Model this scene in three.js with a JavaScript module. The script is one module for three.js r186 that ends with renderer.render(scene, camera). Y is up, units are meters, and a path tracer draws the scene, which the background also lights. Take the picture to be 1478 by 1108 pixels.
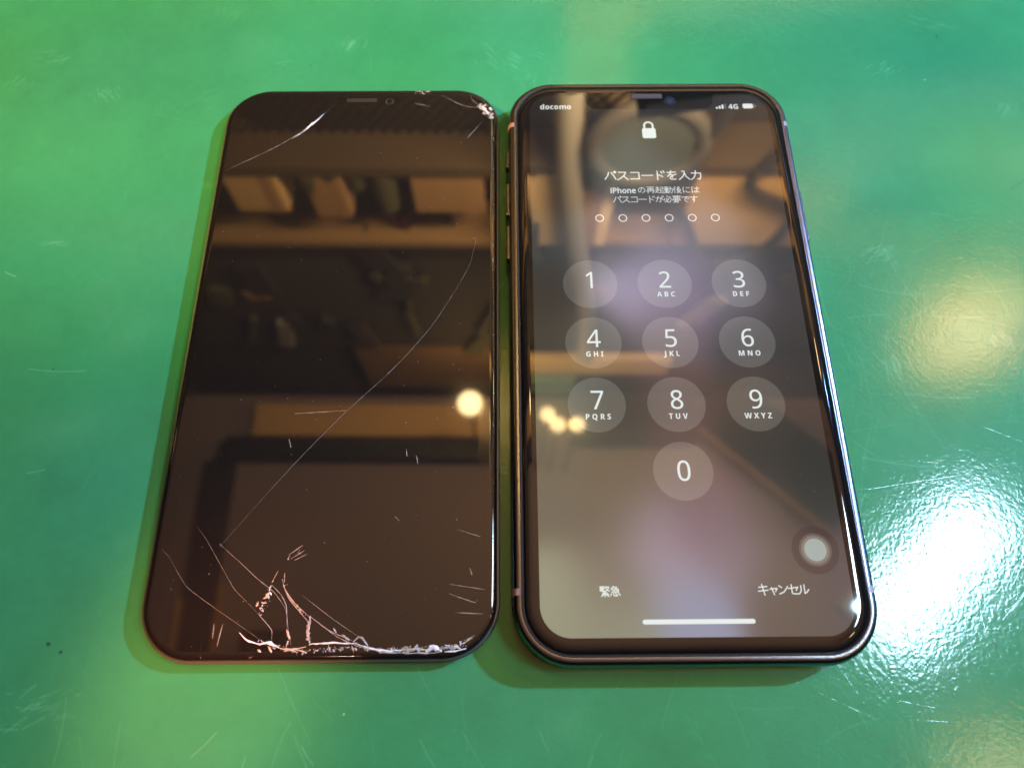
import * as THREE from 'three';
import { RoundedBoxGeometry } from 'three/addons/geometries/RoundedBoxGeometry.js';
import { mergeGeometries, toCreasedNormals } from 'three/addons/utils/BufferGeometryUtils.js';
import { RectAreaLightUniformsLib } from 'three/addons/lights/RectAreaLightUniformsLib.js';
RectAreaLightUniformsLib.init();

// ───────── camera, exposure, light ─────────
const scene = new THREE.Scene();
scene.background = new THREE.Color(0x000000);
const camera = new THREE.PerspectiveCamera(2 * Math.atan(554 / 1025) * 180 / Math.PI, 1024 / 767, 0.01, 12);
camera.position.set(0, 0.1602, 0);
camera.up.set(-0.0064, 0.3653, -0.9308);
camera.focus = 0.163; camera.userData.fStop = 13;   // a 1.9 mm aperture, as in a phone camera
camera.lookAt(0, 0.1602 - 0.93085, -0.36535);
const renderer = new THREE.WebGLRenderer({ antialias: true });
renderer.setSize(1024, 767);
renderer.toneMapping = THREE.LinearToneMapping;
renderer.toneMappingExposure = 1;
renderer.shadowMap.enabled = true;

const WARM = [1.0, 0.60, 0.16], COOL = [0.48, 0.76, 1.0];
const L = {
  panel: 66,          // cool ceiling panel, right of the table
  side: 18,            // cool shaded lamp far right
  bulb: 0.5,           // pendant over the far side
  farRight: 2.6, nearRight: 1.3, left: 19, leftNear: 72, string: 0.3,
  wall: 135, wallRight: 2600,
};

// ───────── helpers ─────────
let seed = 7;
const rnd = () => { seed = (seed + 0x6d2b79f5) | 0; let t = Math.imul(seed ^ (seed >>> 15), 1 | seed); t = (t + Math.imul(t ^ (t >>> 7), 61 | t)) ^ t; return ((t ^ (t >>> 14)) >>> 0) / 4294967296; };
const col = (r, g, b) => new THREE.Color().setRGB(r, g, b);
const std = (c, roughness = 0.7, extra = {}) => new THREE.MeshStandardMaterial({ color: col(...c), roughness, ...extra });
const phys = (c, roughness, extra = {}) => new THREE.MeshPhysicalMaterial({ color: col(...c), roughness, ...extra });
function put(mesh, name, parent) { mesh.name = name; mesh.castShadow = mesh.receiveShadow = true; parent.add(mesh); return mesh; }
const obj = (name, geo, mat, parent = scene) => put(new THREE.Mesh(geo, mat), name, parent);
function thing(name, label, category, pos = [0, 0, 0], turn = 0, group) {
  const g = new THREE.Group(); g.name = name; g.position.set(...pos); g.rotation.y = turn;
  g.userData = { label, category }; if (group) g.userData.group = group;
  scene.add(g); return g;
}
const tag = (o, label, category, group) => { o.userData = { label, category }; if (group) o.userData.group = group; return o; };
const structure = (o) => { o.userData.kind = 'structure'; return o; };
const box = (w, h, d, x = 0, y = 0, z = 0, r = 0) => (r ? new RoundedBoxGeometry(w, h, d, 3, r) : new THREE.BoxGeometry(w, h, d)).translate(x, y, z);
const tube = (pts, r, seg = 40, rs = 10) => new THREE.TubeGeometry(new THREE.CatmullRomCurve3(pts.map((p) => new THREE.Vector3(...p))), seg, r, rs);

// outline of a rounded rectangle in the xz plane
function ring(w, d, r, inset, n = 16) {
  const a = w / 2 - inset, b = d / 2 - inset, q = Math.max(r - inset, 0.0003), out = [];
  for (const [sx, sz, t0] of [[1, 1, 0], [-1, 1, 1], [-1, -1, 2], [1, -1, 3]])
    for (let i = 0; i <= n; i++) { const t = (t0 + i / n) * Math.PI / 2; out.push([sx * (a - q) + q * Math.cos(t), sz * (b - q) + q * Math.sin(t)]); }
  return out;
}
// skin through rings: profile = [[inset, y], ...] from the bottom to the top, closed by flat caps when asked
function loft(w, d, r, profile, { capTop = true, capBottom = true, n = 16, crease = 0.7 } = {}) {
  const pos = [], idx = []; let m = 0;
  for (const [inset, y] of profile) { const p = ring(w, d, r, inset, n); m = p.length; for (const [x, z] of p) pos.push(x, y, z); }
  for (let k = 0; k < profile.length - 1; k++) for (let i = 0; i < m; i++) {
    const a = k * m + i, b = k * m + (i + 1) % m, c = a + m, e = b + m; idx.push(a, c, b, b, c, e);
  }
  const cap = (k, up) => { const y = profile[k][1], c = pos.length / 3; pos.push(0, y, 0); for (let i = 0; i < m; i++) { const a = k * m + i, b = k * m + (i + 1) % m; if (up) idx.push(c, b, a); else idx.push(c, a, b); } };
  if (capTop) cap(profile.length - 1, true);
  if (capBottom) cap(0, false);
  const g = new THREE.BufferGeometry(); g.setAttribute('position', new THREE.Float32BufferAttribute(pos, 3)); g.setIndex(idx);
  g.scale(1000, 1000, 1000);   // creases are found on a millimetre scale
  return toCreasedNormals(g, crease).scale(0.001, 0.001, 0.001);
}
function roundShape(w, h, r) {
  const s = new THREE.Shape(), a = w / 2, b = h / 2;
  s.moveTo(-a + r, -b); s.lineTo(a - r, -b); s.absarc(a - r, -b + r, r, -Math.PI / 2, 0); s.lineTo(a, b - r); s.absarc(a - r, b - r, r, 0, Math.PI / 2);
  s.lineTo(-a + r, b); s.absarc(-a + r, b - r, r, Math.PI / 2, Math.PI); s.lineTo(-a, -b + r); s.absarc(-a + r, -b + r, r, Math.PI, 1.5 * Math.PI);
  return s;
}

// periodic value noise
function noise2(period, s) {
  const t = new Float32Array(period * period); let q = s; for (let i = 0; i < t.length; i++) { q = (Math.imul(q, 1664525) + 1013904223) | 0; t[i] = ((q >>> 8) & 0xffff) / 65535; }
  return (x, y) => {
    const xi = Math.floor(x), yi = Math.floor(y), fx = x - xi, fy = y - yi, u = fx * fx * (3 - 2 * fx), v = fy * fy * (3 - 2 * fy), w = (n) => ((n % period) + period) % period;
    const x0 = w(xi), x1 = w(xi + 1), y0 = w(yi) * period, y1 = w(yi + 1) * period;
    return (t[y0 + x0] * (1 - u) + t[y0 + x1] * u) * (1 - v) + (t[y1 + x0] * (1 - u) + t[y1 + x1] * u) * v;
  };
}
function canvasTex(w, h, draw, srgb = true) {
  const c = document.createElement('canvas'); c.width = w; c.height = h; draw(c.getContext('2d'), c);
  const t = new THREE.CanvasTexture(c); t.wrapS = t.wrapT = THREE.MirroredRepeatWrapping; if (srgb) t.colorSpace = THREE.SRGBColorSpace; return t;
}

// ───────── tabletop: green painted sheet with scratches, orange-peel gloss ─────────
const S = 0.5;   // the colour map covers 0.5 m: x −0.25…0.25, z −0.35…0.15
const tableColor = canvasTex(2048, 2048, (g, c) => {
  g.fillStyle = 'rgb(255,255,255)'; g.fillRect(0, 0, 2048, 2048);
  const im = g.getImageData(0, 0, 2048, 2048), d = im.data, a = noise2(16, 3), b = noise2(64, 5), e = noise2(256, 9);
  for (let y = 0; y < 2048; y++) for (let x = 0; x < 2048; x++) {
    const n = a(x / 128, y / 128) * 0.5 + b(x / 32, y / 32) * 0.3 + e(x / 8, y / 8) * 0.2, i = (y * 2048 + x) * 4, k = 0.93 + 0.13 * (n - 0.5);
    d[i] = 51 * k + 5 * (a(x / 128 + 5, y / 128) - 0.5); d[i + 1] = 128 * k; d[i + 2] = 79 * k + 8 * (a(x / 128, y / 128 + 7) - 0.5);
  }
  g.putImageData(im, 0, 0);
  const P = (mx, mz) => [(mx / 1000 + 0.25) / S * 2048, (mz / 1000 + 0.35) / S * 2048];
  g.lineCap = 'round';
  const line = (x, z, ang, len, bend, alpha, w, c = '185,225,190') => {
    const [u, v] = P(x, z), l = len / 1000 / S * 2048, dx = Math.cos(ang) * l, dy = Math.sin(ang) * l;
    g.strokeStyle = `rgba(${c},${alpha})`; g.lineWidth = w; g.beginPath(); g.moveTo(u, v); g.quadraticCurveTo(u + dx / 2 - dy * bend, v + dy / 2 + dx * bend, u + dx, v + dy); g.stroke();
  };
  for (let i = 0; i < 420; i++) line(-250 + rnd() * 500, -350 + rnd() * 500, rnd() * 6.3, 2 + rnd() * rnd() * 34, (rnd() - 0.5) * 0.2, 0.02 + 0.07 * rnd() * rnd(), 0.5 + rnd() * 0.6);
  for (let i = 0; i < 230; i++) line(70 + rnd() * 110, -110 + rnd() * 140, rnd() * 6.3, 3 + rnd() * 20, (rnd() - 0.5) * 0.3, 0.02 + 0.08 * rnd(), 0.5 + rnd() * 0.7);
  for (let i = 0; i < 50; i++) line(-110 + rnd() * 180, 1 + rnd() * 40, 0.9 + rnd() * 1.2, 3 + rnd() * 14, (rnd() - 0.5) * 0.2, 0.03 + 0.1 * rnd(), 0.5 + rnd() * 0.7);
  // single marks seen in the photograph
  for (const [x, z, an, l, al] of [[-131, -93, 0.4, 5, 0.7], [-143, -74, 0.02, 10, 0.6], [-140, -66, 0.05, 12, 0.4], [-118, -66, 0.03, 20, 0.4], [-112, -40, -0.2, 6, 0.5], [-42, 16, 0.9, 6, 0.5], [-64, 18, -0.8, 9, 0.5], [-123, -9, 1.6, 5, 0.5], [95, -61, 0.05, 24, 0.35], [106, -82, 0.0, 20, 0.3], [82, -45, 0.1, 34, 0.35], [92, -97, -0.9, 12, 0.3], [100, -38, 0.6, 20, 0.4]]) line(x, z, an, l * 0.7, 0.06, al * 0.5, 0.9, '180,215,180');
  // scuffed patches: many short strokes close together, and dull stains
  for (let k = 0; k < 34; k++) { const cx = -180 + rnd() * 340, cz = -200 + rnd() * 235, t = rnd() * 3.1, R = 3 + rnd() * 9, al = 0.02 + rnd() * 0.05; for (let i = 0; i < 26; i++) line(cx + (rnd() + rnd() - 1) * R, cz + (rnd() + rnd() - 1) * R * 0.5, t + (rnd() - 0.5) * 0.7, 0.6 + rnd() * 4, 0, al * (0.5 + rnd()), 0.6 + rnd() * 1.2); }
  for (let k = 0; k < 46; k++) { const [u, v] = P(-190 + rnd() * 360, -205 + rnd() * 240), R = 12 + rnd() * 60, q = g.createRadialGradient(u, v, 1, u, v, R), dark = rnd() < 0.55; q.addColorStop(0, dark ? `rgba(30,70,48,${0.05 + rnd() * 0.13})` : `rgba(150,190,130,${0.03 + rnd() * 0.07})`); q.addColorStop(0.6, dark ? 'rgba(30,70,48,0.03)' : 'rgba(150,190,130,0.02)'); q.addColorStop(1, 'rgba(60,110,80,0)'); g.fillStyle = q; g.save(); g.translate(u, v); g.rotate(rnd() * 3); g.scale(1, 0.35 + rnd() * 0.6); g.translate(-u, -v); g.fillRect(u - R, v - R, 2 * R, 2 * R); g.restore(); }
  line(151, -128, 2.7, 17, 0.12, 0.28, 2.5, '35,70,60'); line(112, -113, 0.2, 5, 0, 0.14, 1);
  const spot = (x, z, r, c) => { const [u, v] = P(x, z); g.fillStyle = c; for (let i = 0; i < 4; i++) { g.beginPath(); g.ellipse(u + (rnd() - 0.5) * r * 5, v + (rnd() - 0.5) * r * 4, r * 4 * (0.3 + rnd() * 0.5), r * 4 * (0.25 + rnd() * 0.4), rnd() * 3, 0, 7); g.fill(); } };
  for (const [x, z, r] of [[155, -203, 0.7], [163, -201, 0.5], [-148, -198, 0.4], [-138, -199, 0.45], [-141, -226, 0.35], [120, -159, 0.3], [-34, 10, 0.22], [-12, 30, 0.2]]) spot(x, z, r, 'rgba(190,215,150,0.75)');
  for (const [x, z, r] of [[-98, -3, 0.7], [-95, -1.5, 0.45], [-60, -163, 0.3], [127, -176, 0.4], [-112, -66, 0.3], [-130, -6, 0.22], [88, -10, 0.35], [103, -4, 0.5], [113, -8, 0.35], [96, -20, 0.3], [122, 2, 0.3]]) spot(x, z, r, 'rgba(24,52,44,0.7)');
  for (let i = 0; i < 260; i++) spot(-250 + rnd() * 500, -350 + rnd() * 500, 0.05 + rnd() * 0.08, rnd() < 0.4 ? 'rgba(30,60,45,0.5)' : 'rgba(200,225,190,0.4)');
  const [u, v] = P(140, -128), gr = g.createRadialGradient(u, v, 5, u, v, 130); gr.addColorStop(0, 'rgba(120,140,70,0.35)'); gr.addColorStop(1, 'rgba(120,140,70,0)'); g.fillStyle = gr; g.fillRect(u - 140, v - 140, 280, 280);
});
const tableBump = canvasTex(1024, 1024, (g) => {
  const im = g.createImageData(1024, 1024), d = im.data, a = noise2(64, 21), b = noise2(128, 23), e = noise2(24, 27);
  for (let y = 0; y < 1024; y++) for (let x = 0; x < 1024; x++) {
    const n = a(x / 16, y / 16) * 0.45 + b(x / 8, y / 8) * 0.35 + e(x / (1024 / 24), y / (1024 / 24)) * 0.2, i = (y * 1024 + x) * 4; d[i] = d[i + 1] = d[i + 2] = Math.min(255, n * 235); d[i + 3] = 255;
  }
  g.putImageData(im, 0, 0);
  for (let i = 0; i < 90; i++) { const x = rnd() * 1024, y = rnd() * 1024, t = rnd() * 6.3, l = 60 + rnd() * 380; g.strokeStyle = `rgba(${rnd() < 0.5 ? '0,0,0' : '255,255,255'},${0.12 + rnd() * 0.25})`; g.lineWidth = 1 + rnd() * 1.5; g.beginPath(); g.moveTo(x, y); g.lineTo(x + Math.cos(t) * l, y + Math.sin(t) * l); g.stroke(); }
}, false);
tableBump.wrapS = tableBump.wrapT = THREE.RepeatWrapping; tableBump.repeat.set(S / 0.055, S / 0.055);
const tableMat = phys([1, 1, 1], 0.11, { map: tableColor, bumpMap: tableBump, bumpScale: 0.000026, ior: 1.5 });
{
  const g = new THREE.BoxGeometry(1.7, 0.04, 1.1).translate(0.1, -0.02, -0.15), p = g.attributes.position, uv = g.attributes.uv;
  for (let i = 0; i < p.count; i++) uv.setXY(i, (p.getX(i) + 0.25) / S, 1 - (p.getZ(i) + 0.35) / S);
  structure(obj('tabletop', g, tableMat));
}

// ───────── what the glass mirrors: the workshop wall, ceiling and lamps over the bench ─────────
const M = {
  wall: std([0.032, 0.023, 0.017], 0.9), ceiling: std([0.20, 0.155, 0.19], 0.95), black: std([0.012, 0.012, 0.013], 0.6), tan: std([0.46, 0.30, 0.14], 0.85), paper: std([0.8, 0.62, 0.38], 0.85),
  dark: std([0.03, 0.024, 0.018], 0.8), wood: std([0.30, 0.18, 0.085], 0.7), grey: std([0.22, 0.22, 0.22], 0.6), teal: std([0.25, 0.42, 0.36], 0.7), red: std([0.10, 0.018, 0.014], 0.6), olive: std([0.05, 0.05, 0.02], 0.9),
};
structure(obj('wall', box(4.4, 1.95, 0.06, 0, 0.975, -0.81), M.wall));
structure(obj('ceiling', box(4.4, 0.06, 3.6, 0, 1.98, 0.66), M.ceiling));
{
  const t = thing('wire_panel', 'black wire mesh panel on the wall, mirrored atop the cracked glass', 'wire panel', [-0.14, 0.58, -0.765]);
  const bars = [];
  for (let i = -14; i <= 14; i++) for (const s of [-1, 1]) bars.push(box(0.006, 0.44, 0.004, 0, 0, s * 0.0025).rotateZ(s * 0.7).translate(i * 0.02, 0.1, 0));
  const g = mergeGeometries(bars); obj('wire_mesh', g, M.black, t).userData.kind = 'stuff';
  obj('backing', box(0.62, 0.34, 0.004, 0, 0.1, -0.008), std([0.24, 0.19, 0.15], 0.8), t);
}
const boxes = [
  ['brown cardboard box at the left end of the tool shelf, mirrored in the cracked glass', 0.085, 0.10, -0.415, 0.7505, 'tan'],
  ['dull brown box beside the brightest box on the tool shelf, mirrored in the cracked glass', 0.06, 0.115, -0.30, 0.7505, 'wood'],
  ['wide brown carton on the tool shelf, mirrored near the right edge of the cracked glass', 0.115, 0.10, -0.105, 0.7505, 'wood'],
  ['pale tan carton on the tool shelf, mirrored upper left in the lit screen', 0.16, 0.205, 0.085, 0.7505, 'paper'],
  ['long tan carton on the tool shelf, mirrored upper right in the lit screen', 0.25, 0.2, 0.41, 0.7505, 'tan'],
];
for (const [label, w, h, x, y, m] of boxes) {
  const t = thing('cardboard_box' + (boxes[0][0] === label ? '' : '_00' + boxes.findIndex((b) => b[0] === label)), label, 'box', [x, y, -0.735]);
  obj('carton', box(w, h, 0.07, 0, h / 2, 0, 0.003), M[m], t);
  obj('tape', box(w * 0.2, h + 0.001, 0.071, w * 0.28, h / 2, 0), M.wood, t);
}
{
  const s = thing('tool_shelf', 'long wooden wall shelf carrying cardboard boxes, mirrored in both screens', 'shelf', [0, 0.73, -0.72]);
  obj('shelf_board', box(1.9, 0.02, 0.085, 0, 0.0102, -0.0175), std([0.055, 0.038, 0.024], 0.8), s);
  obj('upper_board', box(1.9, 0.016, 0.06, 0, 0.25, -0.03), std([0.22, 0.14, 0.065], 0.8), s);
  {
    const tools = []; const TM = [M.dark, M.black, M.olive, M.grey, M.wood, M.red];
    for (let i = 0; i < 34; i++) { const h = 0.03 + rnd() * 0.12, w = 0.012 + rnd() * 0.05; tools.push([box(w, h, 0.02, 0, 0, 0, 0.004).rotateZ((rnd() - 0.5) * 0.9).translate(-0.75 + rnd() * 1.35, 0.3 + rnd() * 0.45, -0.03), TM[rnd() < 0.72 ? Math.floor(rnd() * 3) : Math.floor(rnd() * 6)]]); }
    for (const [g, m] of tools) obj('hanging_tool', g, m, s);
    for (let i = 0; i < 16; i++) { const h = 0.03 + rnd() * 0.09; obj('bottle', new THREE.CylinderGeometry(0.008 + rnd() * 0.014, 0.012 + rnd() * 0.014, h, 14).translate(-0.55 + rnd() * 0.9, 0.021 + h / 2, 0.0), TM[Math.floor(rnd() * 5)], s); }
  }
  obj('tool_board', box(1.9, 0.5, 0.012, 0, 0.54, -0.045), M.dark, s);
  tag(obj('paper_note', box(0.07, 0.12, 0.004, -0.075, 0.955, -0.755), M.tan), 'blank tan paper note on the dark board, mirrored in the cracked glass', 'note');
  const r = thing('pliers', 'red handled pliers hung on the dark board, mirrored in the cracked glass', 'pliers', [-0.2, 0.93, -0.752], 0);
  obj('handle', box(0.014, 0.08, 0.01).rotateZ(0.5).translate(0.012, 0, 0), M.red, r); obj('handle', box(0.014, 0.08, 0.01).rotateZ(-0.3).translate(-0.02, 0, 0), M.red, r); obj('jaw', box(0.02, 0.04, 0.01, 0, 0.055, 0), M.black, r);
}
{
  const h = thing('fume_hose', 'grey fume hose before the shelf, mirrored in the lit screen', 'hose', [0, 0, 0]);
  obj('hose', tube([[0.07, 0.55, -0.68], [0.085, 0.75, -0.68], [0.115, 0.95, -0.68], [0.15, 1.15, -0.68], [0.18, 1.45, -0.7]], 0.02, 40, 14), M.grey, h);
  const c = thing('cable_loop', 'black cable loop hanging before the shelf, mirrored right of the lock symbol', 'cable', [0, 0, 0]);
  obj('cable', tube([[0.2, 0.72, -0.68], [0.28, 0.84, -0.68], [0.36, 0.98, -0.68], [0.44, 0.93, -0.68], [0.45, 0.82, -0.68], [0.36, 0.75, -0.68], [0.43, 0.62, -0.69], [0.5, 0.5, -0.7]], 0.008, 70, 8), M.black, c);
  const c2 = thing('cable_loop_001', 'black cable with plug at the wall, mirrored at the lit screen edge', 'cable', [0, 0, 0]);
  obj('cable', tube([[0.0, 0.6, -0.68], [0.012, 0.75, -0.68], [0.03, 0.87, -0.68]], 0.006, 20, 8), M.black, c2); obj('plug', box(0.022, 0.05, 0.016, 0.034, 0.89, -0.68, 0.004), M.black, c2);
  const m = thing('magnifier_lamp', 'round bench magnifier with grey rim, mirrored behind the lock symbol', 'magnifier', [0.185, 0.64, -0.66]);
  obj('rim', new THREE.TorusGeometry(0.075, 0.012, 12, 40), std([0.06, 0.06, 0.063], 0.6), m); obj('lens', new THREE.CylinderGeometry(0.07, 0.07, 0.006, 40).rotateX(Math.PI / 2), std([0.06, 0.075, 0.075], 0.35), m); obj('arm', tube([[0.07, 0, 0], [0.1, -0.12, 0.0], [0.11, -0.3, -0.03]], 0.01), M.black, m);
}
{
  const b = thing('ceiling_rack', 'black steel rack frame under the ceiling, mirrored as a dark bar across the cracked glass', 'rack', [0, 0, 0]);
  obj('beam', box(0.82, 0.05, 0.065, -0.44, 1.9, -0.592), M.black, b);
  obj('beam', box(0.06, 0.05, 0.56, -0.855, 1.9, -0.28), M.black, b);
  const cb = thing('ceiling_board', 'tan wooden board on the ceiling, mirrored in the lower left corner of the cracked glass', 'board', [-0.9, 1.935, -0.09]);
  obj('board', box(0.085, 0.02, 0.15, 0, 0, 0, 0.006), M.tan, cb); obj('batten', box(0.02, 0.012, 0.2, 0.075, 0.004, -0.01), M.wood, cb);
  const jb = thing('junction_box', 'small black box on the ceiling, mirrored at the bottom of the cracked glass', 'junction box', [-0.68, 1.935, -0.045]);
  obj('housing', box(0.12, 0.03, 0.07, 0, 0, 0, 0.008), M.black, jb); obj('cover', box(0.09, 0.008, 0.05, 0, -0.018, 0, 0.003), M.dark, jb);
  const w = thing('wood_cornice', 'light wooden cornice where wall meets ceiling, mirrored beside the yellow bulb', 'cornice', [0, 0, 0]);
  obj('board', box(0.74, 0.02, 0.10, -0.42, 1.925, -0.69), std([0.5, 0.32, 0.16], 0.8), w); obj('upright_board', box(0.36, 0.28, 0.02, -0.23, 1.66, -0.765), std([0.15, 0.09, 0.045], 0.8), w);
  const w2 = thing('wood_cornice_001', 'tan wooden rail high on the wall, mirrored across the keys of the lit screen', 'cornice', [0, 0, 0]);
  obj('board', box(0.46, 0.10, 0.02, 0.2, 1.65, -0.765), M.paper, w2); obj('upright_board', box(0.14, 0.1, 0.02, 0.11, 1.8, -0.765), M.teal, w2);
  const w3 = thing('ceiling_cabinet', 'dark cabinet close under the ceiling, mirrored below the middle keys', 'cabinet', [0.36, 1.86, -0.68]);
  obj('body', box(0.36, 0.09, 0.13), M.black, w3); obj('door', box(0.17, 0.08, 0.006, -0.088, 0, 0.069), M.dark, w3); obj('door', box(0.17, 0.08, 0.006, 0.088, 0, 0.069), M.dark, w3);
  const d = thing('sloping_duct', 'dark sheet metal duct under the ceiling, mirrored in the lit screen', 'duct', [0.825, 1.915, -0.635], -0.73);
  obj('duct', box(0.5, 0.06, 0.2, 0, 0, 0.05), M.dark, d); obj('edge_strip', box(0.5, 0.062, 0.012, 0, 0, 0.157), M.wood, d);
}
// lamps
const bulbGlow = (k, c = [1, 0.72, 0.34]) => new THREE.MeshStandardMaterial({ color: col(0.8, 0.7, 0.5), emissive: col(...c), emissiveIntensity: k });
function point(x, y, z, I, c, size) { const l = new THREE.PointLight(col(...c), I, 0, 2); l.position.set(x, y, z); l.castShadow = true; l.shadow.radius = size / 0.02; scene.add(l); return l; }
function pendant(name, label, [x, y, z], I, r, glow, c = WARM) {
  const t = thing(name, label, 'lamp', [x, y, z]);
  obj('bulb', new THREE.SphereGeometry(r, 24, 16), bulbGlow(glow), t); obj('socket', new THREE.CylinderGeometry(r * 0.5, r * 0.5, r * 1.2, 16).translate(0, r * 1.5, 0), M.black, t);
  obj('cord', new THREE.CylinderGeometry(0.003, 0.003, 1.945 - y - r * 2, 8).translate(0, r * 2 + (1.945 - y - r * 2) / 2, 0), M.black, t);
  point(x, y, z, I, c, r * 0.8);
}
pendant('pendant_lamp', 'round warm bulb mirrored as the yellow spot in the cracked glass', [-0.104, 1.5, -0.596], L.bulb, 0.030, 22);
pendant('pendant_lamp_001', 'warm bulb far right, mirrored as golden patch beside the lit phone', [0.97, 1.2, -0.66], L.farRight, 0.05, 14, [1, 0.48, 0.10]);
pendant('pendant_lamp_002', 'warm bulb near right, mirrored at the lower right table corner', [1.04, 1.5, 0.22], L.nearRight, 0.05, 10);
[[0.087, 1.5, -0.566], [0.112, 1.5, -0.539], [0.16, 1.5, -0.54]].forEach((p, i) => pendant('pendant_lamp_00' + (3 + i), ['small warm bulb mirrored left of key 7, the upper of three yellow spots', 'small warm bulb mirrored under the upper yellow spot, at the screen edge', 'small warm bulb mirrored closest to key 7 of three yellow spots'][i], p, L.string, 0.018, 14));
function shadedLamp(name, label, pos, target, angle, penumbra, I, c = WARM) {
  const t = thing(name, label, 'lamp', pos); t.lookAt(...target);
  obj('shade', new THREE.LatheGeometry([[0.025, -0.07], [0.03, -0.06], [0.075, 0.06], [0.073, 0.06], [0.028, -0.058]].map((p) => new THREE.Vector2(...p)), 32).rotateX(Math.PI / 2), M.black, t);
  obj('bulb', new THREE.SphereGeometry(0.025, 20, 14), bulbGlow(3, c), t);
  const l = new THREE.SpotLight(col(...c), I, 0, angle, penumbra, 2); l.position.set(...pos); l.target.position.set(...target); l.castShadow = true; l.shadow.radius = 1.2; scene.add(l, l.target);
}
shadedLamp('bench_lamp', 'black shaded lamp to the left, lighting the upper left of the table', [-1.25, 0.8, -0.42], [-0.165, 0, -0.2], 0.1, 0.4, L.left);
shadedLamp('bench_lamp_001', 'black shaded lamp behind the camera, lighting the table below the cracked screen', [-0.3, 0.85, 0.9], [-0.063, 0, 0.004], 0.0145, 0.6, L.leftNear, [1, 0.30, 0.13]);
function areaLamp(name, label, pos, target, w, h, I, c, glow) {
  const t = thing(name, label, 'lamp', pos); t.lookAt(...target);
  obj('housing', box(w + 0.04, h + 0.04, 0.03, 0, 0, -0.022), M.grey, t);
  obj('diffuser', box(w, h, 0.004, 0, 0, -0.003), new THREE.MeshStandardMaterial({ color: col(0.8, 0.8, 0.8), emissive: col(...c), emissiveIntensity: glow }), t);
  const l = new THREE.RectAreaLight(col(...c), I, w, h); l.position.set(...pos); l.lookAt(...target); scene.add(l);
  return { t, l };
}
{
  const { t, l } = areaLamp('panel_light', 'cool white light panel mirrored as white glare on the green table', [0.97, 1.5, -0.2], [0.97, 0, -0.2], 0.16, 0.42, L.panel, COOL, 20);
  t.rotation.set(Math.PI / 2, 0, 0.85); l.rotation.set(-Math.PI / 2, 0, -0.85);
}
shadedLamp('bench_lamp_002', 'black shaded lamp with cool white bulb far right, outside the picture', [1.2, 0.85, -0.55], [0.24, 0, -0.22], 0.24, 1, L.side, [0.34, 0.78, 1.7]);
areaLamp('wall_lamp_001', 'warm short strip lamp low on the right, lighting the pale cartons on the shelf', [0.28, 0.29, -0.46], [0.24, 0.9, -0.72], 0.34, 0.03, L.wallRight, [1, 0.66, 0.3], 1);
areaLamp('wall_lamp', 'warm strip lamp under the tool shelf lighting the wall boxes', [-0.23, 0.29, -0.46], [-0.23, 0.9, -0.72], 0.5, 0.03, L.wall, WARM, 1);

// ───────── the lit phone ─────────
const P0 = [0.0374, 0, -0.0749], TURN = 0.014;
const glassMat = phys([0.005, 0.0045, 0.004], 0.025, { ior: 1.7 });
const frameMat = std([0.17, 0.165, 0.185], 0.24, { metalness: 1 });
const gasketMat = std([0.02, 0.019, 0.018], 0.35);
const phone = thing('smartphone', 'lit smartphone with lilac grey frame showing a passcode keypad, right of the cracked screen', 'smartphone', P0, TURN);
const PW = 0.0762, PD = 0.1512, PR = 0.0125, mm = 0.001;
const sideProfile = []; for (let i = 0; i <= 14; i++) { const t = -Math.PI / 2 + Math.PI * i / 14; sideProfile.push([1.75 * mm * (1 - Math.pow(Math.cos(t), 0.75)), (4.05 + 3.45 * Math.sign(Math.sin(t)) * Math.pow(Math.abs(Math.sin(t)), 0.85)) * mm]); }
obj('frame', loft(PW, PD, PR, [...sideProfile, [2.1 * mm, 7.45 * mm], [2.2 * mm, 6.9 * mm]], { crease: 0.6 }), frameMat, phone);
obj('gasket', loft(PW, PD, PR, [[2.06 * mm, 7.0 * mm], [2.06 * mm, 7.5 * mm], [2.15 * mm, 7.72 * mm], [2.32 * mm, 7.76 * mm], [2.5 * mm, 7.55 * mm], [2.5 * mm, 7.0 * mm]], { capTop: false, capBottom: false }), gasketMat, phone);
{
  const pr = [[2.55 * mm, 7.0 * mm], [2.55 * mm, 7.45 * mm]];
  for (let i = 1; i <= 9; i++) { const a = i / 9 * Math.PI / 2; pr.push([(2.55 + 2.3 * (1 - Math.cos(a))) * mm, (7.45 + 0.85 * Math.sin(a)) * mm]); }
  pr.push([4.9 * mm, 8.3 * mm]);
  obj('front_glass', loft(PW, PD, PR, pr, { n: 20, crease: 0.9 }), glassMat, phone);
}
// antenna bands: short strips of pale plastic wrapped over the left side of the frame
const bandGeo = (side) => {
  const pos = [], idx = [], k = sideProfile.length; sideProfile.forEach(([a, y], i) => { const x = side * (PW / 2 - a + 0.00003); for (const z of [-0.0007, 0.0007]) pos.push(x, y + (i === k - 1 ? 0.00003 : 0), z); });
  for (let i = 0; i < k - 1; i++) { const a = i * 2; side > 0 ? idx.push(a, a + 2, a + 1, a + 1, a + 2, a + 3) : idx.push(a, a + 1, a + 2, a + 1, a + 3, a + 2); }
  const g = new THREE.BufferGeometry(); g.setAttribute('position', new THREE.Float32BufferAttribute(pos, 3)); g.setIndex(idx); g.computeVertexNormals(); return g;
};
const bandMat = std([0.24, 0.15, 0.14], 0.5);
for (const [s, z] of [[-1, -0.0607], [-1, 0.0607], [1, -0.0607], [1, 0.0607]]) obj('antenna_band', bandGeo(s), bandMat, phone).position.z = z;
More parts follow.
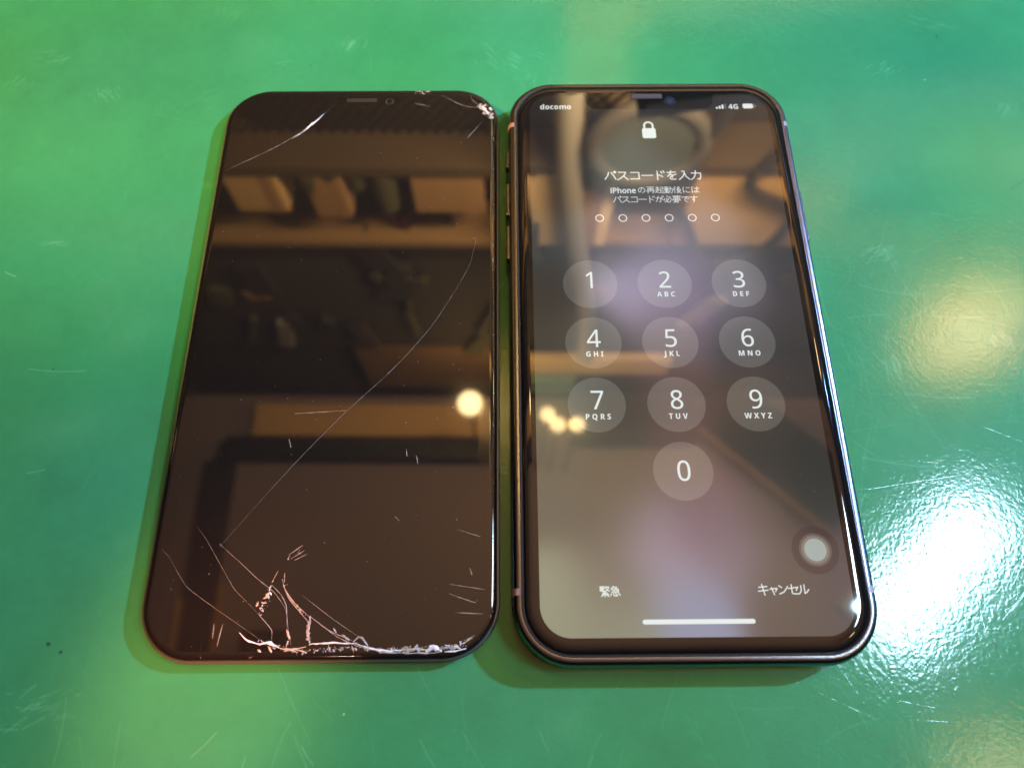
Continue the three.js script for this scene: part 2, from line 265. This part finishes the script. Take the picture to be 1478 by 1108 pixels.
// side buttons
for (const [n, s, z, l] of [['mute_switch', -1, -0.0509, 0.0056], ['volume_button', -1, -0.0382, 0.0102], ['volume_button', -1, -0.0251, 0.0102], ['power_button', 1, -0.0328, 0.0155]])
  obj(n, box(0.0012, 0.0026, l, s * (PW / 2 + 0.00005), 0.0042, z, 0.0005), frameMat, phone);

// Japanese text is drawn stroke by stroke on a 100 × 100 grid
const GLYPH = {
  'パ': '38,20 30,50 8,85;58,22 78,55 92,85;85,9 94,18 85,27 76,18 85,9', 'ス': '18,20 76,20 62,48 38,72 10,90;56,56 72,70 90,90', 'コ': '18,22 82,22 82,82;14,82 86,82', 'ー': '8,50 92,50',
  'ド': '34,10 34,92;34,42 60,54 74,62;62,14 70,30;80,8 88,24', 'を': '16,24 80,20;46,8 36,40 18,60;22,54 40,42 54,46 54,70;84,40 60,50 38,66 36,80 50,88 80,86', '入': '36,12 52,12 54,30 40,62 10,90;53,28 66,62 92,90',
  '力': '12,30 84,30 82,70 74,88 60,84;46,8 42,46 30,72 10,90', 'の': '52,24 46,54 32,78 18,72 14,52 26,30 50,20 74,28 86,48 80,72 58,86', '再': '10,14 90,14;22,32 22,92;22,32 80,32 80,84 70,92;50,14 50,66;22,48 80,48;4,66 96,66',
  '起': '10,22 46,22;28,8 28,60;6,42 50,42;28,58 46,58;16,54 14,74 6,90;14,70 36,86 96,90;58,18 88,18 88,42 60,42 60,70 90,70 90,60', '動': '8,16 48,12;28,14 28,84;4,28 52,28;12,38 46,38 46,60 12,60 12,38;12,49 46,49;8,72 48,72;4,88 52,84;56,34 92,34 90,76 82,90 74,86;72,8 70,50 60,76 48,92',
  '後': '28,8 10,30;30,30 8,54;20,46 20,92;66,8 48,28 70,30;76,20 44,48;44,48 88,46;58,56 44,74;54,60 84,60 66,80 42,92;54,68 68,82 92,92', 'に': '20,14 14,50 20,86 26,72;46,26 84,24;44,62 46,78 66,84 90,80', 'は': '18,12 12,50 18,88 24,72;36,34 92,32;68,12 68,72 56,86 40,78 44,66 64,66 92,84',
  'が': '8,36 60,32 62,60 54,84 42,80;36,10 28,50 10,84;70,32 86,60;72,12 78,26;86,8 92,22', '必': '36,8 54,24;76,16 50,56 12,88;34,36 34,80 48,88 70,84 76,64;14,42 8,66;78,40 94,62', '要': '8,12 92,12;18,26 82,26 82,48 18,48 18,26;40,12 40,48;60,12 60,48;8,62 92,62;46,50 30,74 66,92;70,62 54,80 14,92',
  'で': '10,26 86,20;70,22 48,40 44,62 56,80 74,86;64,40 72,52;80,34 88,46', 'す': '8,26 92,26;56,8 56,56 46,66 36,56 44,44 56,50 56,70 44,92', '緊': '8,10 46,10;10,10 10,46 46,46;10,22 42,22 42,34 10,34;28,10 28,22;28,34 28,46;52,12 88,12 76,34 54,48;58,20 74,38 94,48;50,52 30,62 54,68;66,58 26,78;26,78 80,76;50,78 50,96;32,82 18,92;68,82 84,92;70,66 84,78',
  '急': '36,6 12,30;32,14 64,14 54,28;20,30 78,30 78,58 18,58;24,44 78,44;14,70 8,88;34,68 36,86 50,90 66,88 70,78;52,66 58,78;80,66 92,84', 'キ': '14,30 84,24;8,62 92,54;42,6 60,94', 'ャ': '22,46 84,40 68,66;36,34 56,92', 'ン': '14,18 38,34;14,86 54,70 90,26', 'セ': '8,42 90,32 72,58;36,10 36,78 46,86 86,86', 'ル': '30,18 30,50 24,70 8,88;58,12 58,84 76,74 94,52',
};
function kana(g, text, x, y, size, weight, adv = size) {
  g.lineWidth = weight; g.lineCap = g.lineJoin = 'round';
  [...text].forEach((ch, i) => { for (const st of GLYPH[ch].split(';')) { g.beginPath(); st.split(' ').forEach((p, k) => { const [a, b] = p.split(','); g[k ? 'lineTo' : 'moveTo'](x + i * adv + a / 100 * size, y + b / 100 * size); }); g.stroke(); } });
}
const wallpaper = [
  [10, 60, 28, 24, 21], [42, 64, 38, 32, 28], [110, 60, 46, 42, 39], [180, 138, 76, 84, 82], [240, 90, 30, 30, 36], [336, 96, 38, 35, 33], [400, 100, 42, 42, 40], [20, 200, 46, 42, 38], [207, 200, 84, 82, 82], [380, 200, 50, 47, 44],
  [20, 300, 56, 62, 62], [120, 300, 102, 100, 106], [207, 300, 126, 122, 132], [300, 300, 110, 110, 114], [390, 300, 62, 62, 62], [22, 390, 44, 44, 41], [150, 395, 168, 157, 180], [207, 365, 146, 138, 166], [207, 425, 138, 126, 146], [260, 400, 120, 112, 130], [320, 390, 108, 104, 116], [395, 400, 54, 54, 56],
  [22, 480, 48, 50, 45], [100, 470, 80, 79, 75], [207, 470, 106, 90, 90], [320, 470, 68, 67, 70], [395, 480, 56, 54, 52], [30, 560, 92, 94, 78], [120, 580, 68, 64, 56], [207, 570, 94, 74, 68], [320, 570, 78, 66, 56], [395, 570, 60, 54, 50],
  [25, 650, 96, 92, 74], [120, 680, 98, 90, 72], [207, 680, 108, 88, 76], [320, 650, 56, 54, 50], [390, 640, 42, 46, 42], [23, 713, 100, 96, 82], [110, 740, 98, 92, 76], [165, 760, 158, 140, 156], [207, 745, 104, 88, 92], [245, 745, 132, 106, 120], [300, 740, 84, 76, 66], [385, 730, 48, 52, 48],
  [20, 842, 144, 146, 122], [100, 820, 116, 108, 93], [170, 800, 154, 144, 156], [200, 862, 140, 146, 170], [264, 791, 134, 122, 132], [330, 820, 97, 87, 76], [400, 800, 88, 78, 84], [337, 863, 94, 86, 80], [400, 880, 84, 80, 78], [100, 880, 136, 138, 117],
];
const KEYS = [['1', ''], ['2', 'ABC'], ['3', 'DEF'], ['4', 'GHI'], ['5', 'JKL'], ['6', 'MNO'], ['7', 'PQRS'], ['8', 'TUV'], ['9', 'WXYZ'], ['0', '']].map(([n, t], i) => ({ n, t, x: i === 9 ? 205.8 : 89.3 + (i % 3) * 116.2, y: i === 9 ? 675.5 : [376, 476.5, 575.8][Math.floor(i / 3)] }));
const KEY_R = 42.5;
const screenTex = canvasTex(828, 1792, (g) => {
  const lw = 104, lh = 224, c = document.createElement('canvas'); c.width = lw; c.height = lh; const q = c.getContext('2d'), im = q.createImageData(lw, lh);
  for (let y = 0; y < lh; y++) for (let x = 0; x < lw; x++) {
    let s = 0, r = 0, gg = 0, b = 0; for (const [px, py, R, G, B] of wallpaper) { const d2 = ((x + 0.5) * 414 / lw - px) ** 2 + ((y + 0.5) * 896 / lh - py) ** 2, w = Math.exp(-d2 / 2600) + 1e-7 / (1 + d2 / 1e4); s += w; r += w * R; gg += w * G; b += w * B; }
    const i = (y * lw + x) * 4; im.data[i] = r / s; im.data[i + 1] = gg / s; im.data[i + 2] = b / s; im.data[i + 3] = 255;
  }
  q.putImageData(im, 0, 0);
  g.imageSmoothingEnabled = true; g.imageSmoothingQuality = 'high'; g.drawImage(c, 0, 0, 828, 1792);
  g.scale(2, 2);
  const W = 'rgb(226,234,232)';
  for (const k of KEYS) { g.fillStyle = 'rgba(225,225,215,0.19)'; g.beginPath(); g.arc(k.x, k.y, KEY_R, 0, 7); g.fill(); }
  g.fillStyle = W; g.strokeStyle = W; g.textAlign = 'center'; g.textBaseline = 'alphabetic';
  for (const k of KEYS) {
    g.font = '40px sans-serif'; g.fillText(k.n, k.x + 1, k.y - 7 + 14.5 + (k.n === '0' ? 6.5 : 0));
    if (k.t) { g.font = 'bold 11.5px sans-serif'; const sp = 3; let w = 0; for (const ch of k.t) w += g.measureText(ch).width + sp; let x = k.x + 1 - (w - sp) / 2; g.textAlign = 'left'; for (const ch of k.t) { g.fillText(ch, x, k.y + 22.5); x += g.measureText(ch).width + sp; } g.textAlign = 'center'; }
  }
  // status bar
  g.font = 'bold 15.5px sans-serif'; g.textAlign = 'left'; g.fillText('docomo', 18.5, 31.5, 55); g.font = 'bold 14px sans-serif'; g.fillText('4G', 347, 31.8, 18);
  [4, 6.5, 9].forEach((h, i) => { g.beginPath(); g.roundRect(325 + i * 5, 31.5 - h, 3.6, h, 1); g.fill(); }); g.fillStyle = 'rgba(226,234,232,0.3)'; g.beginPath(); g.roundRect(340, 20.5, 3.6, 11, 1); g.fill();
  g.fillStyle = W; g.beginPath(); g.roundRect(372, 20.5, 18, 10.5, 3); g.fill(); g.fillStyle = 'rgba(160,180,180,0.6)'; g.beginPath(); g.roundRect(390.5, 20.5, 2, 10.5, 1); g.fill(); g.beginPath(); g.arc(394.5, 25.7, 1.6, 0, 7); g.fill();
  // padlock
  g.fillStyle = W; g.beginPath(); g.roundRect(192.5, 73, 23.5, 21.5, 3.5); g.fill(); g.lineWidth = 3.6; g.beginPath(); g.moveTo(197, 74); g.lineTo(197, 68); g.arc(204.3, 67.5, 7.3, Math.PI, 0); g.lineTo(211.6, 74); g.stroke();
  kana(g, 'パスコードを入力', 122, 160.5, 21.5, 2.0, 20.5);
  g.font = '14.5px sans-serif'; g.fillText('iPhone', 130.5, 206.8, 43); g.lineWidth = 0.5; g.strokeText('iPhone', 130.5, 206.8, 43);
  kana(g, 'の再起動後には', 175, 192.5, 15.5, 1.15, 14.8); kana(g, 'パスコードが必要です', 133.5, 211, 15.5, 1.2, 14);
  g.lineWidth = 1.7; for (let i = 0; i < 6; i++) { g.beginPath(); g.arc(110.6 + i * 37.6, 255, 6.3, 0, 7); g.stroke(); }
  kana(g, '緊急', 79, 830.5, 14.8, 1.45, 13.8); kana(g, 'キャンセル', 288.5, 829.5, 15.5, 1.6, 13.4);
  g.fillStyle = W; g.beginPath(); g.roundRect(133.4, 873.6, 147.6, 6.2, 3.1); g.fill();
  // floating touch button
  g.fillStyle = 'rgba(50,35,32,0.35)'; g.beginPath(); g.arc(374, 786, 32, 0, 7); g.fill();
  for (const [r, s] of [[22, 'rgba(190,185,170,0.25)'], [18.8, 'rgba(190,195,180,0.3)'], [15, 'rgba(160,172,168,1)']]) { g.fillStyle = s; g.beginPath(); g.arc(374, 786, r, 0, 7); g.fill(); }
});
const smudge = canvasTex(512, 1024, (g) => {
  g.fillStyle = 'rgb(8,8,8)'; g.fillRect(0, 0, 512, 1024);
  for (let i = 0; i < 16; i++) { const x = rnd() * 512, y = rnd() * 1024, a = rnd() * 3, R = 22 + rnd() * 26; g.save(); g.translate(x, y); g.rotate(a); for (let k = 0; k < 12; k++) { g.strokeStyle = `rgba(255,255,255,${0.006 + rnd() * 0.016})`; g.lineWidth = 2; g.beginPath(); g.ellipse(0, 0, R * (k + 1) / 12 * 0.7, R * (k + 1) / 12, 0, rnd() * 3, 3 + rnd() * 3); g.stroke(); } g.restore(); }
  for (let i = 0; i < 14; i++) { const x = rnd() * 512, y = rnd() * 1024, R = 30 + rnd() * 90, q = g.createRadialGradient(x, y, 1, x, y, R); q.addColorStop(0, `rgba(255,255,255,${0.006 + rnd() * 0.014})`); q.addColorStop(1, 'rgba(255,255,255,0)'); g.fillStyle = q; g.fillRect(x - R, y - R, R * 2, R * 2); }
}, false);
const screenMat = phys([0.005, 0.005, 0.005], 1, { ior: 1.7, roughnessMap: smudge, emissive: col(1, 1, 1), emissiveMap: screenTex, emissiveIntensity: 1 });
const SW = 0.0646, SD = 0.1398, ptm = SW / 414;
// flat pieces of the display share one picture; uv from the place on the screen, in points
function flat(shape, y) {
  const g = new THREE.ShapeGeometry(shape, 24), p = g.attributes.position, uv = g.attributes.uv;
  for (let i = 0; i < p.count; i++) uv.setXY(i, p.getX(i) / SW + 0.5, p.getY(i) / SD + 0.5);
  return g.rotateX(-Math.PI / 2).translate(0, y, 0);
}
const toX = (x) => (x - 207) * ptm, toY = (y) => (448 - y) * ptm;
function displayShape() {
  const s = new THREE.Shape(), a = SW / 2, b = SD / 2, r = 41 * ptm, n0 = toX(98), n1 = toX(321), nb = toY(31), q = 20 * ptm, e = 6 * ptm;
  s.moveTo(-a + r, -b); s.lineTo(a - r, -b); s.absarc(a - r, -b + r, r, -Math.PI / 2, 0); s.lineTo(a, b - r); s.absarc(a - r, b - r, r, 0, Math.PI / 2);
  s.lineTo(n1 + e, b); s.absarc(n1 + e, b - e, e, Math.PI / 2, Math.PI); s.lineTo(n1, nb + q); s.absarc(n1 - q, nb + q, q, 0, -Math.PI / 2, true); s.lineTo(n0 + q, nb); s.absarc(n0 + q, nb + q, q, -Math.PI / 2, -Math.PI, true); s.lineTo(n0, b - e); s.absarc(n0 - e, b - e, e, 0, Math.PI / 2);
  s.lineTo(-a + r, b); s.absarc(-a + r, b - r, r, Math.PI / 2, Math.PI); s.lineTo(-a, -b + r); s.absarc(-a + r, -b + r, r, Math.PI, 1.5 * Math.PI);
  return s;
}
const TOP = 0.0083;
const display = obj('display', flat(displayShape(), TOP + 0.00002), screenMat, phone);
const disc = (x, y, r) => { const s = new THREE.Shape(); s.absarc(toX(x), toY(y), r * ptm, 0, Math.PI * 2); return s; };
for (const k of KEYS) obj('touch_key', flat(disc(k.x, k.y, KEY_R), TOP + 0.00004), screenMat, display).userData.label = `round translucent key ${k.n}`;
obj('touch_button', flat(disc(374, 786, 22), TOP + 0.00004), screenMat, display).userData.label = 'floating round grey touch button';
{ const s = new THREE.Shape(); s.moveTo(toX(133.4), toY(879.8)); s.lineTo(toX(281), toY(879.8)); s.lineTo(toX(281), toY(873.6)); s.lineTo(toX(133.4), toY(873.6)); obj('home_bar', flat(s, TOP + 0.00004), screenMat, display); }
for (let i = 0; i < 6; i++) obj('passcode_dot', flat(disc(110.6 + i * 37.6, 255, 7.6), TOP + 0.00004), screenMat, display);
{ const s = new THREE.Shape(); s.moveTo(toX(190), toY(96)); s.lineTo(toX(218.5), toY(96)); s.lineTo(toX(218.5), toY(57)); s.lineTo(toX(190), toY(57)); obj('lock_symbol', flat(s, TOP + 0.00004), screenMat, display); }
// earpiece grille and front camera
{
  const gr = obj('speaker_grille', new RoundedBoxGeometry(0.0084, 0.0003, 0.0017, 3, 0.00014), std([0.04, 0.03, 0.025], 0.9), phone); gr.position.set(toX(206), TOP, -toY(3.3));
  obj('grille_mesh', box(0.0074, 0.0001, 0.0008, 0, 0.00015, 0), std([0.03, 0.024, 0.022], 0.6), gr);
  const cm = obj('front_camera', new THREE.CylinderGeometry(0.0016, 0.0016, 0.0001, 32), phys([0.012, 0.016, 0.022], 0.05), phone); cm.position.set(toX(246), TOP + 0.00003, -toY(14));
  obj('lens', new THREE.CylinderGeometry(0.0007, 0.0007, 0.00012, 24).translate(0, 0.00002, 0), phys([0.03, 0.025, 0.05], 0.05), cm);
}

// ───────── the cracked screen ─────────
const panel = thing('cracked_screen', 'dark removed phone screen with cracks and splintered lower edge, left of the lit phone', 'phone screen', [-0.0411, 0, -0.0752], TURN);
const QW = 0.0757, QD = 0.1510, QR = 0.0120, GT = 4.2 * mm;
obj('back_plate', loft(QW, QD, QR, [[6.5 * mm, 0.05 * mm], [6 * mm, 0.3 * mm], [6 * mm, 1.7 * mm]]), std([0.35, 0.35, 0.36], 0.4, { metalness: 1 }), panel);
obj('bezel', loft(QW, QD, QR, [[1.6 * mm, 1.6 * mm], [0.5 * mm, 1.75 * mm], [0, 2.2 * mm], [0, 2.9 * mm], [0.15 * mm, 3.15 * mm], [0.5 * mm, 3.2 * mm], [0.62 * mm, 3.0 * mm]]), std([0.022, 0.02, 0.02], 0.5), panel);
{
  const pr = [[0.55 * mm, 2.9 * mm], [0.55 * mm, 3.25 * mm]]; for (let i = 1; i <= 9; i++) { const a = i / 9 * Math.PI / 2; pr.push([(0.55 + 1.7 * (1 - Math.cos(a))) * mm, (3.25 + 0.95 * Math.sin(a)) * mm]); }
  pr.push([2.3 * mm, 4.2 * mm]);
  const smear = canvasTex(1024, 2048, (g) => {
    g.fillStyle = 'rgb(8,8,8)'; g.fillRect(0, 0, 1024, 2048);
    for (let i = 0; i < 26; i++) { const x = rnd() * 1024, y = rnd() * 2048, r = 60 + rnd() * 160, q = g.createRadialGradient(x, y, 2, x, y, r); q.addColorStop(0, `rgba(255,255,255,${0.02 + rnd() * 0.04})`); q.addColorStop(1, 'rgba(255,255,255,0)'); g.fillStyle = q; g.fillRect(x - r, y - r, 2 * r, 2 * r); }
    for (let i = 0; i < 120; i++) { g.strokeStyle = `rgba(255,255,255,${0.04 + rnd() * 0.16})`; g.lineWidth = 0.8 + rnd() * 1.4; const x = rnd() * 1024, y = rnd() * 2048, t = rnd() * 6.3, l = 10 + rnd() * 140; g.beginPath(); g.moveTo(x, y); g.quadraticCurveTo(x + l * Math.cos(t + 0.3) * 0.5, y + l * Math.sin(t + 0.3) * 0.5, x + l * Math.cos(t), y + l * Math.sin(t)); g.stroke(); }
  }, false);
  const g = loft(QW, QD, QR, pr, { n: 20, crease: 0.9 }), p = g.attributes.position, uv = new Float32Array(p.count * 2);
  for (let i = 0; i < p.count; i++) { uv[i * 2] = p.getX(i) / QW + 0.5; uv[i * 2 + 1] = 0.5 - p.getZ(i) / QD; }
  g.setAttribute('uv', new THREE.BufferAttribute(uv, 2));
  obj('glass', g, phys([0.006, 0.005, 0.004], 1, { ior: 1.75, roughnessMap: smear }), panel);
}
obj('display', new THREE.ShapeGeometry(roundShape(0.0662, 0.1412, 0.0066), 20).rotateX(-Math.PI / 2).translate(0, GT + 0.00001, 0), phys([0.0065, 0.0054, 0.0045], 0.032, { ior: 1.75 }), panel);
{
  const sp = obj('speaker_slot', new RoundedBoxGeometry(0.0084, 0.0002, 0.0013, 3, 0.00009), std([0.007, 0.006, 0.006], 0.5), panel); sp.position.set(-0.0004, GT, -0.0709);
  obj('camera_hole', new THREE.TorusGeometry(0.0010, 0.00016, 8, 28).rotateX(Math.PI / 2), std([0.006, 0.012, 0.007], 0.35), panel).position.set(0.0074, GT, -0.0704);
}
// cracks: raised splinter lines of fractured glass; points in millimetres from the centre of the panel
const crackMat = std([0.30, 0.265, 0.23], 0.4), faintMat = std([0.24, 0.19, 0.13], 0.4), brightMat = std([0.62, 0.58, 0.54], 0.3), tanMat = std([0.42, 0.30, 0.17], 0.35);
const pts = (s) => s.split(' ').map((p) => p.split(',').map(Number));
function crackGeo(s, w, jag = 0.15) {
  const P = pts(s), C = new THREE.CatmullRomCurve3(P.map(([x, z]) => new THREE.Vector3(x * mm, 0, z * mm)), false, 'catmullrom', 0.3), len = C.getLength(), n = Math.max(6, Math.round(len / 0.0008)), pos = [], idx = [];
  for (let i = 0; i <= n; i++) {
    const t = i / n, p = C.getPointAt(t), q = C.getTangentAt(t), h = w * mm / 2 * (0.5 + rnd()) * (0.35 + 0.65 * Math.sin(Math.PI * Math.min(1, Math.max(0.04, t)))), o = (rnd() - 0.5) * jag * mm * w * 2;
    pos.push(p.x - q.z * h + o, GT + 0.00002, p.z + q.x * h + o, p.x + o, GT + 0.00002 + h * 0.9, p.z + o, p.x + q.z * h + o, GT + 0.00002, p.z - q.x * h + o);
    if (i < n) { const a = i * 3; idx.push(a, a + 1, a + 3, a + 3, a + 1, a + 4, a + 1, a + 2, a + 4, a + 4, a + 2, a + 5); }
  }
  const g = new THREE.BufferGeometry(); g.setAttribute('position', new THREE.Float32BufferAttribute(pos, 3)); g.setIndex(idx); g.computeVertexNormals(); return g;
}
for (const [s, w, m] of [
  ['-35.5,-47.1 -28.6,-51.2 -22.6,-55.0 -17.3,-59.0 -13.9,-62.3 -11.1,-65.4 -8.7,-68.5 -7.3,-70.0', 0.07, crackMat], ['32.1,-26.2 30.5,-18.0 26.3,-9.2 21.4,-0.7 15.9,6.6 11.2,12.0 2.1,21.4 -6.6,31.3 -14.7,41.5 -22.7,52.0', 0.042, crackMat],
  ['-35.0,52.4 -33.1,54.2 -28.5,60.2 -21.4,64.9 -16.2,68.1 -11.7,70.9 -8.6,72.3', 0.05, faintMat], ['-28.3,47.5 -25.6,50.6 -18.7,60.3 -15.6,63.2 -12.9,65.6', 0.05, faintMat], ['-22.8,51.3 -17.9,55.2 -13.8,58.6 -9.8,61.5 -7.0,65.0 -6.0,69.0 -5.1,72.1', 0.07, crackMat],
  ['-12.9,65.6 -9.5,69.0 -9.3,70.9', 0.11, crackMat], ['-8.2,59.8 -6.6,62.7 -3.9,65.6 -1.6,67.9', 0.16, crackMat], ['-1.7,66.5 -2.2,69.3 -1.2,71.8', 0.2, crackMat], ['-1.7,66.5 4.3,70.5 9.2,72.5 13.9,73.1', 0.12, crackMat], ['-3.7,62.2 2.8,66.8 10.9,71.9', 0.06, crackMat],
  ['21.8,-72.7 23.7,-71.5 26.9,-69.4 29.4,-68.5 32.1,-68.2', 0.09, crackMat], ['14.3,-69.8 16.0,-69.4 18.8,-68.6', 0.09, crackMat], ['29.8,-72.9 30.4,-71.0 31.9,-69.4 32.5,-68.6', 0.09, crackMat], ['33.2,-63.1 31.2,-60.3 29.2,-57.5', 0.07, crackMat],
]) obj('crack', crackGeo(s, w), m, panel);
obj('crack', crackGeo('-16.1,-59.7 -13.9,-62.3 -12.1,-64.2 -10.8,-66.1', 0.55, 0.05), brightMat, panel).userData.label = 'short bright white streak on the upper crack';
obj('crack', crackGeo('-18.5,-57.8 -16.1,-59.7 -14.5,-61.2', 0.3, 0.1), crackMat, panel);
// crushed edges: broad ragged seams of white broken glass
for (const [s, w, m] of [['-1.5,71.9 3,71.6 8.5,71.9', 0.28, brightMat], ['8.5,71.9 11,72.8 14.5,73.3 18,73.2', 0.4, brightMat], ['17,73.2 20.5,72.9 23.5,73.3', 0.5, tanMat], ['13,73.6 17,73.7 22,73.8 26,73.6', 0.3, crackMat], ['22.5,73.3 24.3,72.7 26,73.5', 0.9, brightMat], ['27.8,72.8 29.4,72.6', 0.8, tanMat], ['26.5,73.6 29,73.5 31,72.9', 0.35, brightMat], ['29.5,72.3 32.3,70.9', 0.25, tanMat], ['7.6,71.5 9,70.4 10.8,72.4', 0.5, crackMat],
  ['-16.0,69.6 -14.4,71 -11.5,71.9', 0.4, brightMat], ['-11.5,71.9 -9.5,71.6 -7.5,72.6', 0.6, brightMat], ['-9.8,72.2 -9.0,73.4', 0.4, tanMat], ['-7.5,72.6 -4.8,72.9 -2,72.4', 0.3, tanMat], ['-4.5,72.8 -1.8,73.4', 0.35, crackMat], ['-12,72.8 -11.2,73.3', 0.4, tanMat], ['-6.3,69 -5.6,70.8', 0.4, tanMat], ['-5.9,71 -6.1,72.5', 0.4, crackMat],
  ['2.6,71.9 2.9,73.4', 0.22, crackMat], ['7.4,72.2 7.9,73.5', 0.22, crackMat], ['-1.6,66.4 -1.9,69 -1.5,71.6', 0.35, crackMat], ['3.4,68.9 4.0,69.7', 0.35, crackMat], ['5,70 7,71.3', 0.4, crackMat],
  ['-10.7,60 -10.9,61.6', 0.3, crackMat], ['-10.6,61.4 -11.9,62.9', 0.5, tanMat], ['-12.9,63.4 -13.3,64.3', 0.5, tanMat], ['33.4,-68.4 34.2,-67.2', 0.8, brightMat], ['34.4,-67.0 35.2,-65.6', 0.7, brightMat], ['35.2,-68.2 36.0,-67.2', 0.7, brightMat], ['35.6,-65.6 36.2,-64.2', 0.45, crackMat], ['32.3,-68.4 33.4,-67.4', 0.35, tanMat], ['14.2,-74.2 16.4,-73.9', 0.2, tanMat], ['17.2,-73.9 18.6,-74.1', 0.35, tanMat],
  ['-10.5,60 -8.3,62 -6.9,64.4 -6.3,68.6', 0.1, crackMat], ['-8.4,58.8 -7.4,61.2 -5,64 -2,66.4', 0.12, tanMat], ['-6.9,62.4 -3.8,65', 0.06, crackMat], ['-8,57.5 -7.9,59.5', 0.1, tanMat], ['-9.4,57 -10.6,59.6', 0.08, tanMat], ['-1.7,66.4 2.6,69.3 8.5,71.7', 0.1, crackMat]]) obj('crack', crackGeo(s, w, 0.3), m, panel);
for (const s of ['27.2,60.1 34.8,61.3', '27.2,62.1 32.7,63.9 33.2,63.3', '28.5,65.9 34.5,66.2', '28.8,48.6 33.8,50.2', '-7.6,53.8 -4.7,51.7', '-7.0,54.6 -4.2,52.8', '-6.2,54.9 -3.6,53.6', '-9.6,21.6 2.3,20.9', '-10.3,27.7 -9.6,29.8', '16.7,30.3 16.9,32.0', '19.0,31.7 19.4,33.7', '-19.8,67.8 -20.4,72.2', '-21.6,67.8 -21.5,70.6', '30.4,71.5 32.8,70.4', '14.9,45.6 15.9,46.6', '31.5,56.8 32,58.4'])
  obj('scratch', crackGeo(s, 0.16, 0.05), faintMat, panel);
// splinters: small tilted flakes of broken glass
function splinters(s, n, spread, size, lift = 0.3) {
  const P = pts(s), C = new THREE.CatmullRomCurve3(P.map(([x, z]) => new THREE.Vector3(x, 0, z))), out = [];
  for (let i = 0; i < n; i++) {
    const c = C.getPointAt(rnd()), k = size * (0.25 + rnd() * rnd() * 1.2), g = new THREE.TetrahedronGeometry(k * mm, 0);
    g.scale(0.4 + rnd() * 1.3, 0.12 + rnd() * 0.22, 0.2 + rnd() * 0.5).rotateX((rnd() - 0.5) * 1.1).rotateZ((rnd() - 0.5) * 1.1).rotateY(rnd() * 6.3).translate((c.x + (rnd() - 0.5) * spread) * mm, GT + rnd() * lift * k * mm * 0.5, (c.z + (rnd() - 0.5) * spread) * mm); out.push(g);
  }
  return mergeGeometries(out);
}
const shardMat = phys([0.34, 0.31, 0.28], 0.16, { ior: 1.8 });
for (const [s, n, sp, si] of [
  ['-12.8,71.2 -8.6,72.3 -4.9,73.2 -0.2,73.1 6.8,72.8', 60, 0.9, 0.6], ['0,73.0 6.8,72.7 15.1,73.0 21.0,72.9', 60, 0.6, 0.5], ['15.1,73.0 21.0,72.9 26.3,72.9 31.0,72.2', 80, 0.8, 0.8],
  ['-10.6,59.8 -10.9,62.1 -12.3,65.6', 34, 1.2, 0.55], ['-8.2,59.8 -6.6,62.7 -2.5,66.6', 16, 0.7, 0.45], ['-1.7,66.5 -2.0,69.3 -1.2,71.8', 24, 0.7, 0.6], ['32.8,-68.6 34.0,-67.0 35.1,-65.2 36.1,-64.4', 60, 1.5, 0.8], ['14.2,-73.4 16.5,-73.3 17.8,-72.9 18.9,-73.2', 18, 0.4, 0.4], ['-7.4,54.4 -5.4,53.0', 10, 1.0, 0.4],
]) { const m = obj('glass_splinters', splinters(s, n, sp, si), shardMat, panel); m.userData.kind = 'stuff'; }
{ // chips along the right edge and dust on the glass
  const m = obj('edge_chips', splinters('36.5,-62 36.5,-20 36.5,20 36.4,66', 150, 0.35, 0.22), shardMat, panel); m.userData.kind = 'stuff';
  const d = []; for (let i = 0; i < 240; i++) d.push(new THREE.OctahedronGeometry((0.03 + rnd() * rnd() * 0.09) * mm, 0).translate((rnd() - 0.5) * 70 * mm, GT + 0.00002, (rnd() - 0.5) * 145 * mm));
  obj('dust_specks', mergeGeometries(d), std([0.4, 0.36, 0.3], 0.8), panel).userData.kind = 'stuff';
  const e = []; for (let i = 0; i < 60; i++) e.push(new THREE.OctahedronGeometry((0.03 + rnd() * rnd() * 0.07) * mm, 0).translate((rnd() - 0.5) * 66 * mm, TOP + 0.00005, (rnd() - 0.5) * 140 * mm));
  obj('dust_specks', mergeGeometries(e), std([0.4, 0.36, 0.3], 0.8), phone).userData.kind = 'stuff';
}
renderer.render(scene, camera);
